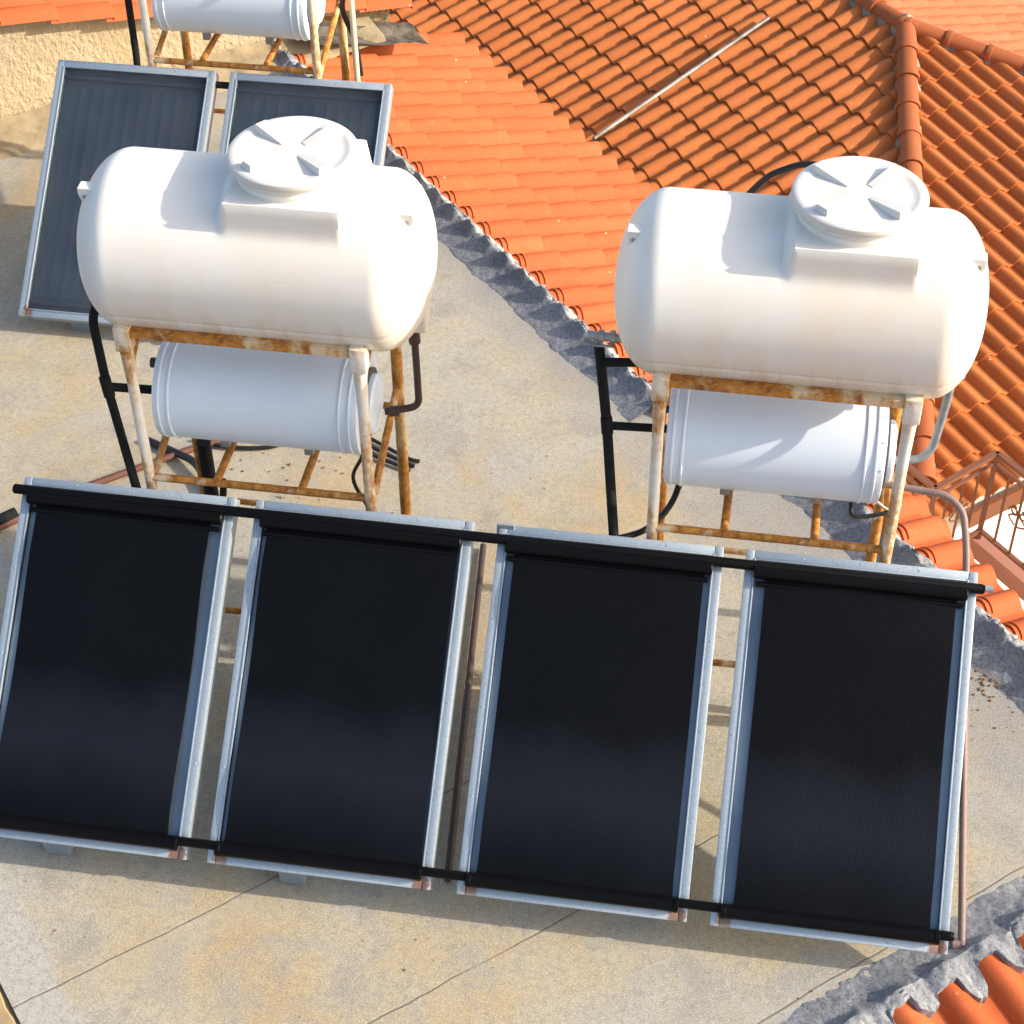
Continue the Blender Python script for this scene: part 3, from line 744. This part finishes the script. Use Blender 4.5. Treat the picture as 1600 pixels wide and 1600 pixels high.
# ------------------------------------------------------------------ heater stands
SW = 1.04; SD = .66                            # width and depth of a stand
ZT, ZL = 2.025, 1.175
def make_stand(label, loc):
    root = thing('heater_stand', label, 'stand', loc, (0,0,0), 'rusty stands carrying the water heaters')
    for sx in (-1, 1):
        x = sx*SW/2
        mb = MB(); mb.tube([(x,0,0),(x,0,.05),(x,0,ZT-.30),(x,0,ZT-.14),(x,0,ZT-.10)], .025, 14, rr=[.025,.025,.025,.029,.032])
        mb.box((x-.036,-.034,ZT-.10),(x+.036,.034,ZT+.028), .006)
        mb.build('leg', M['leg'], root)
        mb = MB(); mb.tube([(x+.004*sx,SD,0),(x+.004*sx,SD,ZT)], .027, 14); mb.box((x-.034,SD-.034,ZT-.05),(x+.034,SD+.034,ZT+.02), .006)
        mb.build('leg', M['leg_rusty'], root)
        mb = MB(); mb.tube([(x,.02,ZT-.20),(x,.34,ZT-.02)], .017, 8); mb.build('side_brace', M['rust'], root)
        mb = MB(); mb.tube([(x,.02,ZL-.05),(x,SD-.02,ZL+.12)], .019, 8); mb.build('side_brace', M['rust'], root)
        mb = MB(); mb.tube([(x,.02,ZT-.012),(x,SD-.02,ZT-.012)], .021, 8); mb.build('top_bar', M['rust'], root)
    for y, zz in ((0, ZT-.002), (SD, ZT-.002)):
        mb = MB(); x = SW/2-.032
        mb.box((-x,y-.026,zz+.010),(x,y+.024,zz+.016), .0015); mb.box((-x,y-.026,zz-.022),(x,y-.021,zz+.0095), .0015)
        mb.build('top_bar', M['rust'], root)
    for y, zz, r in ((0, ZL, .019), (SD, ZL, .018), (SD, .44, .016), (0, .33, .017)):
        mb = MB(); mb.tube([(-SW/2,y,zz),(SW/2,y,zz)], r, 10); mb.build('cross_bar', M['rust'], root)
    for x in (-.20, .20):
        mb = MB(); mb.tube([(x,.0,ZL+.012),(x+.01,SD,ZL+.012)], .019, 10); mb.build('cradle_bar', M['rust'], root)
    return root
YF = 1.40
st = make_stand('rusty white pipe stand under the tank beside the glass panels', (-2.16, YF, 0))
dup(st, (.17, YF, 0), 'rusty white pipe stand nearest the brown balcony railing, under the second tank')
dup(st, (-3.27, 5.10, 0), 'rusty pipe stand behind the glass panels, its top out of view')

# ------------------------------------------------------------------ water heater cylinders
def make_heater(label, loc):
    root = thing('water_heater', label, 'water heater', loc, (0,0,0), 'white horizontal water heater cylinders')
    Rr = .237; h = .475
    mb = MB()
    pr = [(.0,-h+.004),(Rr*.75,-h+.004),(Rr-.02,-h),(Rr-.002,-h+.004),(Rr,-h+.012)]
    for x0 in (-h+.030, -h+.075):
        pr += [(Rr,x0-.006),(Rr+.006,x0-.003),(Rr+.006,x0+.004),(Rr,x0+.008)]
    for x0 in (h-.085, h-.040):
        pr += [(Rr,x0-.008),(Rr+.006,x0-.004),(Rr+.006,x0+.003),(Rr,x0+.006)]
    pr += [(Rr,h-.012),(Rr-.002,h-.004),(Rr-.02,h),(0,h)]
    mb.lathe(pr, 72, None, True, 'X')
    for sx in (-h+.014, h-.016):
        for k in range(12):
            a = 2*math.pi*k/12+.2; p = V3((sx, (Rr-.001)*math.cos(a), (Rr-.001)*math.sin(a)))
            mb.lathe([(0,.004),(.005,.003),(.006,-.002)], 6, Matrix.Translation(p) @ V3((0, math.cos(a), math.sin(a))).to_track_quat('Z','Y').to_matrix().to_4x4())
    o = recalc(mb.build('body', M['enamel'], root))
    mb = MB(); mb.lathe([(.168,h-.002),(.168,h+.014),(.132,h+.016)], 40, None, True, 'X'); mb.build('gasket', M['gasket'], root)
    mb = MB(); mb.lathe([(.140,h+.010),(.140,h+.036),(.128,h+.046),(.0,h+.050)], 40, None, False, 'X'); recalc(mb.build('end_flange', M['enamel'], root))
    for k in range(7):
        a = 2*math.pi*k/7+.3
        for sx in (-1,):
            pass
    for x in (-.20, .20):
        for y0 in (-.10, .055):
            mb = MB(); mb.box((x-.022,y0,-Rr-.030),(x+.022,y0+.045,-Rr+.035), .004); mb.build('clip', M['zinc'], root)
    mb = MB(); mb.tube([(-h+.02,-.02,.14),(-h-.045,-.02,.14)], .018, 10); mb.tube([(-h-.03,-.02,.14),(-h-.05,-.02,.14)], .024, 8); mb.build('port', M['darkpipe'], root)
    return root
YC = 1.70
wh = make_heater('white heater cylinder in the stand beside the glass panels, with a brown outlet pipe', (-2.17, YC, 1.485))
dup(wh, (.155, YC, 1.49), 'white heater cylinder half sunlit, in the stand nearest the balcony railing')
dup(wh, (-3.30, 5.42, 1.475), 'white heater cylinder behind the glass panels at the stucco wall')

# ------------------------------------------------------------------ plastic tanks
def make_tank(label, loc, rotlid=0):
    root = thing('water_tank', label, 'water tank', loc, (0,0,0), 'white plastic water tanks lying on the stands')
    L, Rr, a = 1.535, .393, .20
    lx = .195
    xs_ = []
    NE = 22
    for i in range(NE+1): xs_.append(-L/2+a*(1-math.cos(math.pi/2*i/NE)))
    NM = 80
    for i in range(1, NM): xs_.append(-L/2+a+(L-2*a)*i/NM)
    for i in range(NE, -1, -1): xs_.append(L/2-a*(1-math.cos(math.pi/2*i/NE)))
    seg = 180; vs = []
    def smax(p, q, k=.028):
        hh = max(k-abs(p-q), 0)/k; return max(p, q)+hh*hh*k*.25
    for x in xs_:
        t = max(0, (abs(x)-(L/2-a))/a); r = Rr*max(0, 1-t**1.9)**(1/2.3)
        if abs(abs(x)-L/2) < 1e-9: r = .002
        for k in range(seg):
            th = 2*math.pi*k/seg; rad = r
            c = math.cos(th); s = math.sin(th)
            d = abs(x-lx)
            if c > .3 and d < .34:
                q = min(.412/c, .285/max(1e-6, abs(s)))
                f = min(1, max(0, (.278-d)/.036)); f = f*f*(3-2*f)
                rad = r+(smax(r, q)-r)*f
            if abs(th-math.pi*1.5) < .0: rad += 0
            # moulding seam low on the side
            zz = rad*c
            if abs(th-math.pi*1.5+.42) < .02 or abs(th-math.pi*.5-.42) < .02: rad -= .005*min(1, rad*4)
            if False: rad += 0
            vs.append(V3((x, -rad*s, rad*c)))
    mb = MB()
    n = len(xs_)
    mb.add(vs, [(i*seg+k, (i+1)*seg+k, (i+1)*seg+(k+1) % seg, i*seg+(k+1) % seg) for i in range(n-1) for k in range(seg)], True)
    recalc(mb.build('tank_body', M['tank'], root))
    T = Matrix.Translation((lx, 0, .408)) @ Matrix.Scale(1.01, 4) @ Matrix.Rotation(rotlid, 4, 'Z')
    mb = MB(); mb.lathe([(.240,-.01),(.238,.02),(.246,.024),(.246,.036),(.238,.041),(.236,.058),(.243,.062),(.243,.074)], 64, T); recalc(mb.build('neck', M['tank'], root))
    mb = MB()
    mb.lathe([(.247,.066),(.262,.068),(.268,.074),(.270,.090),(.268,.100),(.262,.105),(.232,.106),(.226,.104),(.208,.0995),(.200,.099),(.09,.103),(.06,.106),(.0,.107)], 72, T); lid = recalc(mb.build('lid', M['lid'], root))
    for k in range(4):
        mb = MB(); RR = T @ Matrix.Rotation(math.pi/4+k*math.pi/2, 4, 'Z'); w0, w1 = .019, .035
        q = [(.050,-w0,.100),(.232,-w1,.100),(.232,w1,.100),(.050,w0,.100),(.056,-w0*.75,.1095),(.224,-w1*.75,.133),(.224,w1*.75,.133),(.056,w0*.75,.1095)]
        mb.add([RR @ V3(p) for p in q], [(3,2,1,0),(4,5,6,7),(0,1,5,4),(1,2,6,5),(2,3,7,6),(3,0,4,7)])
        mb.build('lid_rib', M['lid'], lid)
    for sx in (-1, 1):
        mb = MB(); x0 = sx*(L/2-.15); x1 = sx*(L/2-.050); z = .322
        def prism(poly, y0, y1):
            m = len(poly); mb.add([(p[0], y0, p[1]) for p in poly]+[(p[0], y1, p[1]) for p in poly], [tuple(range(m))[::-1], tuple(range(m, 2*m))]+[(i, (i+1) % m, m+(i+1) % m, m+i) for i in range(m)])
        prism([(x0,z),(x1,z),(x1,z-.02),(sx*(L/2-.068),z-.075),(x0,z-.10)], -.135, -.112)
        mb.box((min(x0,x1), -.137, z-.002), (max(x0,x1), -.080, z+.010), .004)
        recalc(mb.build('lug', M['tank'], root))
        mb = MB(); mb.lathe([(.010,0),(.010,.003),(0,.003)], 10, Matrix.Translation((x1-sx*.028,-.135,z-.032)) @ Matrix.Rotation(math.pi/2, 4, 'X')); mb.build('bolt', M['zinc'], root)
    mb = MB(); mb.box((L/2-.16,-.06,-.34),(L/2-.035,.06,-.18), .012); mb.build('outlet_boss', M['tank'], root)
    return root
ZA = 2.272
tk = make_tank('white plastic tank with a stained underside, beside the glass panels', (-2.135, YC+.03, ZA), R(4))
tk2 = dup(tk, (.182, YC+.03, ZA+.01), 'cleaner white plastic tank against the brown hip roof, with the black hose behind its lid')

# ------------------------------------------------------------------ pipes, hoses and small fittings
def pipe(name, label, pts, r, m, cat='pipe', round_=.05, smooth=False, extra=None, seg=12):
    mb = MB(); mb.tube(spline(pts) if smooth else rounded(pts, round_), r, seg)
    if extra: extra(mb)
    return tag(mb.build(name, M[m]), label, cat)
def t_left(mb):
    mb.tube([(-2.853,1.51,1.60),(-2.69,1.68,1.462)], .021, 10)
    mb.tube([(-2.858,1.51,1.655),(-2.845,1.50,1.555)], .026, 12)
pipe('riser_pipe', 'black insulated pipe rising past the outer leg of the stand beside the glass panels', [(-2.737,1.36,1.10),(-2.853,1.51,1.60),(-2.93,1.66,1.86),(-2.86,1.70,2.06)], .021, 'insul', extra=t_left)
def t_right(mb):
    mb.tube([(-.590,1.62,1.555),(-.33,1.70,1.50)], .020, 10)
    mb.tube([(-.632,1.70,1.845),(-.48,1.72,1.845)], .021, 10)
    mb.tube([(-.594,1.62,1.60),(-.586,1.61,1.52)], .027, 12)
pipe('riser_pipe', 'black insulated pipe with two side branches beside the second tank stand', [(-.515,1.36,1.10),(-.590,1.62,1.555),(-.640,1.72,1.86),(-.648,1.735,1.90)], .023, 'insul', extra=t_right)
pipe('riser_pipe', 'black insulated pipe behind the glass panels against the stucco wall', [(-3.88,5.06,1.0),(-3.91,5.17,1.15),(-3.955,5.30,1.62)], .022, 'insul')
mb = MB(); p0 = V3((-.650,1.735,1.90))
mb.tube([p0, p0+V3((-.004,0,.075))], .013, 8); mb.tube([p0+V3((-.05,0,.062)), p0+V3((.20,0,.055))], .021, 10)
for k in (0, .05, .11): mb.tube([p0+V3((k,0,.061)), p0+V3((k+.022,0,.061))], .031, 8)
mb.box(tuple(p0+V3((-.06,-.03,.022))), tuple(p0+V3((.07,-.018,.032))), .003)
tag(mb.build('valve', M['zinc']), 'grey valve on top of the black pipe beside the second tank', 'valve')
pipe('outlet_pipe', 'dark brown pipe bending from the stained tank down into its heater cylinder', [(-1.475,1.74,2.05),(-1.470,1.74,1.80),(-1.466,1.74,1.46),(-1.62,1.70,1.445)], .017, 'darkpipe', extra=lambda mb: (mb.tube([(-1.474,1.74,1.93),(-1.471,1.74,1.83)], .027, 10), mb.tube([(-1.60,1.70,1.446),(-1.555,1.712,1.449)], .025, 10)))
pipe('outlet_pipe', 'weathered grey pipe bending from the second tank into its heater cylinder', [(.875,1.74,2.02),(.868,1.745,1.76),(.845,1.735,1.50),(.800,1.715,1.45),(.66,1.70,1.435)], .019, 'greypipe', round_=.07)
pipe('water_pipe', 'mauve pipe curving from the heater over the tiles and down along the end panel', [(.66,1.70,1.296),(.935,1.65,1.312),(1.012,1.60,1.27),(1.041,1.50,1.155),(1.165,.205,.035),(1.168,.17,.03)], .0165, 'conduit', round_=.09, extra=lambda mb: mb.tube([(1.175,.185,.028),(1.125,.180,.028)], .020, 8))
pipe('water_pipe', 'dark brown pipe lying on the roof between the two middle panels', [(-1.098,.185,.03),(-1.101,.214,.03),(-1.293,2.339,.03)], .017, 'darkpipe')
pipe('water_pipe', 'brown pipe lying on the roof under the first heater stand', [(-3.60,2.43,.025),(-3.474,2.535,.025),(-3.01,2.908,.025),(-2.70,3.10,.025)], .020, 'brown_pipe')
pipe('water_pipe', 'brown pipe stub with black sleeve beside the outermost panel', [(-4.4,1.60,.03),(-3.893,2.108,.03),(-3.80,2.20,.03)], .024, 'brown_pipe')
mb = MB(); mb.tube([(-4.3,1.73,.058),(-3.90,2.125,.055),(-3.835,2.20,.05)], .034, 10); tag(mb.build('pipe_sleeve', M['insul']), 'black foam sleeve on the pipe stub beside the outermost panel', 'pipe sleeve')
pipe('hose', 'black hose looping over the roof behind the outermost panel', [(-3.32,2.92,.02),(-3.13,2.83,.03),(-2.98,2.73,.05),(-2.87,2.56,.03),(-2.80,2.30,.02)], .022, 'hose', 'hose', smooth=True)
pipe('hose', 'thin black hose lying beside the looped hose under the first stand', [(-3.05,2.97,.015),(-2.86,2.93,.02),(-2.62,2.97,.015),(-2.45,3.10,.012)], .012, 'hose', 'hose', smooth=True)
pipe('drain_pipe', 'short black upright pipe standing at the rear leg of the first stand', [(-2.635,2.02,.02),(-2.635,2.02,.30),(-2.63,2.0,.88)], .036, 'insul', extra=lambda mb: mb.tube(spline([(-2.60,2.0,.46),(-2.56,1.97,.55),(-2.545,1.97,.66)]), .018, 8))
pipe('cable', 'thin black cable hanging in a loop under the first heater cylinder', [(-1.72,1.80,1.25),(-1.79,1.88,1.0),(-1.86,1.93,.80),(-1.80,1.92,.64),(-1.72,1.92,.46)], .010, 'hose', 'cable', smooth=True)
for k, lb in ((0, 'black cable of the three on the roof behind the first stand, nearest the panels'), (1, 'middle black cable of the three on the roof behind the first stand'), (2, 'black cable of the three on the roof behind the first stand, farthest from the panels')):
    o_ = V3((.02, .045, 0))*k
    pipe('cable', lb, [V3((-2.22,3.10,.015))+o_, V3((-2.02,2.975,.02))+o_, V3((-1.86,2.91,.02))+o_*.8, V3((-1.80,2.885,.012))+o_*1.0], .011, 'hose', 'cable', smooth=True).__setitem__('group', 'cables on the roof behind the first stand')
pipe('hose', 'black hose running from the branched black pipe to the second stand', [(-.53,1.37,1.10),(-.46,1.40,1.10),(-.385,1.47,1.085),(-.325,1.60,1.05),(-.275,1.68,1.10),(-.24,1.72,1.24)], .015, 'hose', 'hose', smooth=True)
pipe('hose', 'black hose arching behind the lid of the second tank over the brown roof', [(-.25,2.18,2.05),(-.13,2.2,2.33),(-.018,2.2,2.505),(.072,2.2,2.575),(.19,2.2,2.611),(.38,2.15,2.60)], .014, 'hose', 'hose', smooth=True)
pipe('cable', 'black power cable under the half sunlit heater cylinder', [(.52,1.60,1.25),(.53,1.55,1.225),(.60,1.56,1.22),(.68,1.58,1.235),(.72,1.62,1.25)], .010, 'hose', 'cable', smooth=True)
pipe('cable', 'looped cream wire tied to the rear leg under the half sunlit heater', [(.62,1.62,1.27),(.69,1.58,1.25),(.735,1.60,1.27),(.72,1.62,1.22),(.66,1.60,1.20),(.63,1.60,1.17)], .006, 'cream', 'cable', smooth=True)
# hoses and clips on the rear stand
pipe('hose', 'black hose tied along the inner leg of the stand behind the glass panels', [(-2.72,5.80,1.62),(-2.66,5.76,1.50),(-2.72,5.70,1.30),(-2.66,5.72,1.05),(-2.64,5.74,.8)], .017, 'hose', 'hose', smooth=True)
pipe('water_pipe', 'cream pipe strapped to the rear leg of the stand behind the glass panels', [(-2.665,5.70,2.0),(-2.655,5.70,.5)], .020, 'cream')
# metal rod lying on the dark slope
r0 = V3((-1.60,10.28,-2.42))+n_d*.075; r1 = V3((-.116,11.919,-1.955))+n_d*.075
pipe('metal_rod', 'thin weathered metal rod lying on the brown tiles', [r0, r1], .020, 'alu', 'rod')
# dry leaves and grit
mb = MB(); rnd = random.Random(5)
def bits(c, sp, n, smin, smax):
    for i in range(n):
        p = V3((rnd.gauss(c[0], sp), rnd.gauss(c[1], sp), .004)); a = rnd.uniform(0, 6.28); s = rnd.uniform(smin, smax); w = s*rnd.uniform(.4,.9)
        ux = V3((math.cos(a), math.sin(a), rnd.uniform(-.2,.2))); uy = V3((-math.sin(a), math.cos(a), rnd.uniform(-.2,.2)))
        q = [p+ux*s, p+uy*w, p-ux*s, p-uy*w, p+Z*s*.5]
        mb.add(q, [(0,1,4),(1,2,4),(2,3,4),(3,0,4)])
bits((1.368,1.823), .055, 90, .006, .014); bits((1.33,1.62), .14, 40, .004, .010)
bits((-2.45,2.75), .22, 30, .006, .015)
for _ in range(260): bits((rnd.uniform(-3.6,1.6), rnd.uniform(-.8,3.4)), .03, 1, .003, .008)
tag(mb.build('leaf_litter', M['debris']), 'dry leaf bits and grit scattered on the roof terrace', 'debris', kind='stuff')

# ------------------------------------------------------------------ balcony railing
def SC(p, k=1.08): return CAM+(V3(p)-CAM)*k
zt_, zb_ = SC((0,0,-.26)).z, SC((0,0,-.90)).z
c0 = SC((1.490,3.838,-.26)); c1 = SC((1.130,3.468,-.26)); c2 = SC((.955,3.668,-.26))
dA = D2; c3 = c0+D2*1.9
rail = thing('balcony_railing', 'brown wrought iron balcony railing with scroll ornaments beside the orange tiles', 'railing', (c0.x, c0.y, zb_))
def rbar(name, p, q, w, h):
    d = (q-p).normalized(); sd_ = d.cross(Z).normalized(); mb = MB()
    vs = [a+sd_*x+Z*y for a in (p, q) for (x, y) in ((-w,-h),(w,-h),(w,h),(-w,h))]
    mb.add(vs, [(0,1,2,3),(7,6,5,4),(0,4,5,1),(1,5,6,2),(2,6,7,3),(3,7,4,0)])
    return under(recalc(mb.build(name, M['brown_metal'], rail)), rail)
for (p, q) in ((c2-D1*0, c1), (c1, c0), (c0, c3)):
    rbar('handrail', p, q, .019, .013); rbar('rail', p-Z*.085, q-Z*.085, .010, .009)
    rbar('rail', V3((p.x,p.y,zb_+.02)), V3((q.x,q.y,zb_+.02)), .014, .012)
def vert(name, p, w, z0=None, z1=None):
    mb = MB(); mb.box((p.x-w,p.y-w,z0 or zb_), (p.x+w,p.y+w,z1 or zt_-.016)); return under(mb.build(name, M['brown_metal'], rail), rail)
for p in (c0, c1, c2, c3): vert('post', p, .015, zb_-.05)
def scroll(p, d, s):
    """two facing C-scrolls in the plane of the railing"""
    for sg in (-1, 1):
        mb = MB(); pts = []
        for k in range(40):
            t = k/39; a = t*3.4*math.pi; r = s*(.55-.42*t)
            pts.append(p+d*sg*(s*.62+r*math.cos(a)*.9-.5*s*t*.2)+Z*(.5*s-.9*s*(1-t)*.9+r*math.sin(a)+.4*s))
        mb.tube(pts, .0065, 6); under(mb.build('scroll', M['brown_metal'], rail), rail)
        mb = MB(); pts = [p+d*sg*(s*.2+.75*s*math.sin(math.pi*k/14))+Z*(-.9*s+1.1*s*k/14-.1*s) for k in range(15)]
        mb.tube(pts, .0065, 6); under(mb.build('scroll', M['brown_metal'], rail), rail)
for (p, q) in ((c1, c0), (c0, c3)):
    L_ = (q-p).length; d = (q-p)/L_; n = max(2, int(round(L_/.135)))
    for i in range(1, n): vert('baluster', p+d*(L_*i/n), .0075, zb_+.02, zt_-.09)
    for i in range(2, n, 4): scroll(p+d*(L_*i/n)+Z*((zb_-zt_)*.5), d, .075)
# balcony floor with a pink coping under the railing
bal = thing('balcony', 'pale balcony slab edged with pink coping under the brown railing', 'balcony', (c0.x, c0.y, zb_))
mb = MB(); wd = .04
def coping(p, q):
    d = (q-p).normalized(); sd_ = d.cross(Z).normalized(); p = V3((p.x,p.y,zb_-.05))-d*wd; q = V3((q.x,q.y,zb_-.05))+d*wd
    vs = [a+sd_*x+Z*y for a in (p, q) for (x, y) in ((-wd,-.14),(wd,-.14),(wd,0),(-wd,0))]
    mb.add(vs, [(0,1,2,3),(7,6,5,4),(0,4,5,1),(1,5,6,2),(2,6,7,3),(3,7,4,0)])
coping(c0+D2*.003, c3); 
o = recalc(mb.build('coping', M['pink'], bal)); under(o, bal)
mb = MB(); coping(c1, c0-(c0-c1).normalized()*.22); o = recalc(mb.build('coping', M['pink'], bal)); under(o, bal)
mb = MB(); q = [c1-D1*.6, c0-D1*.12, c3-D1*.12, c3-D1*1.1]; zf = zb_-.20
mb.add([V3((p.x,p.y,zf)) for p in q]+[V3((p.x,p.y,zf-.15)) for p in q], [(0,1,2,3),(7,6,5,4)]+[(i,4+i,4+(i+1)%4,(i+1)%4) for i in range(4)])
o = recalc(mb.build('floor_slab', M['white_wall'], bal)); under(o, bal)

# ------------------------------------------------------------------ light, sky, camera
EL_, AZ = R(26.5), R(0)
w = bpy.data.worlds.new('World'); S.world = w; w.use_nodes = True
nt = w.node_tree; bg = nt.nodes['Background']; sky = nt.nodes.new('ShaderNodeTexSky'); sky.sky_type = 'NISHITA'; sky.sun_disc = False
sky.sun_elevation = EL_; sky.sun_rotation = R(90)-AZ; sky.air_density = 1.0; sky.dust_density = 3.0; sky.ozone_density = .6
nt.links.new(sky.outputs[0], bg.inputs[0]); bg.inputs[1].default_value = .15
sl = bpy.data.lights.new('sun', 'SUN'); sl.energy = 3.3; sl.angle = R(.7); sl.color = (1, .90, .76)
so = bpy.data.objects.new('sun', sl); col.objects.link(so)
dirv = V3((math.cos(EL_)*math.cos(AZ), math.cos(EL_)*math.sin(AZ), math.sin(EL_)))
so.rotation_euler = dirv.to_track_quat('Z', 'Y').to_euler(); so.location = (8, 0, 8)
cd_ = bpy.data.cameras.new('camera'); cam = bpy.data.objects.new('camera', cd_); col.objects.link(cam)
pitch, roll, yaw = R(42.93), R(-.543), R(-9.137)
fw = V3((math.sin(yaw)*math.cos(pitch), math.cos(yaw)*math.cos(pitch), -math.sin(pitch)))
rt = V3((math.cos(yaw), -math.sin(yaw), 0)); up = rt.cross(fw)
r2 = rt*math.cos(roll)+up*math.sin(roll); u2 = -rt*math.sin(roll)+up*math.cos(roll)
cam.matrix_world = Matrix(((r2.x,u2.x,-fw.x,CAM.x),(r2.y,u2.y,-fw.y,CAM.y),(r2.z,u2.z,-fw.z,CAM.z),(0,0,0,1)))
cd_.sensor_width = 36; cd_.lens = 2931/1600*36; cd_.clip_end = 2000; cd_.clip_start = .1
S.camera = cam
S.view_settings.view_transform = 'Standard'; S.view_settings.look = 'None'; S.view_settings.gamma = 1; S.view_settings.exposure = .92
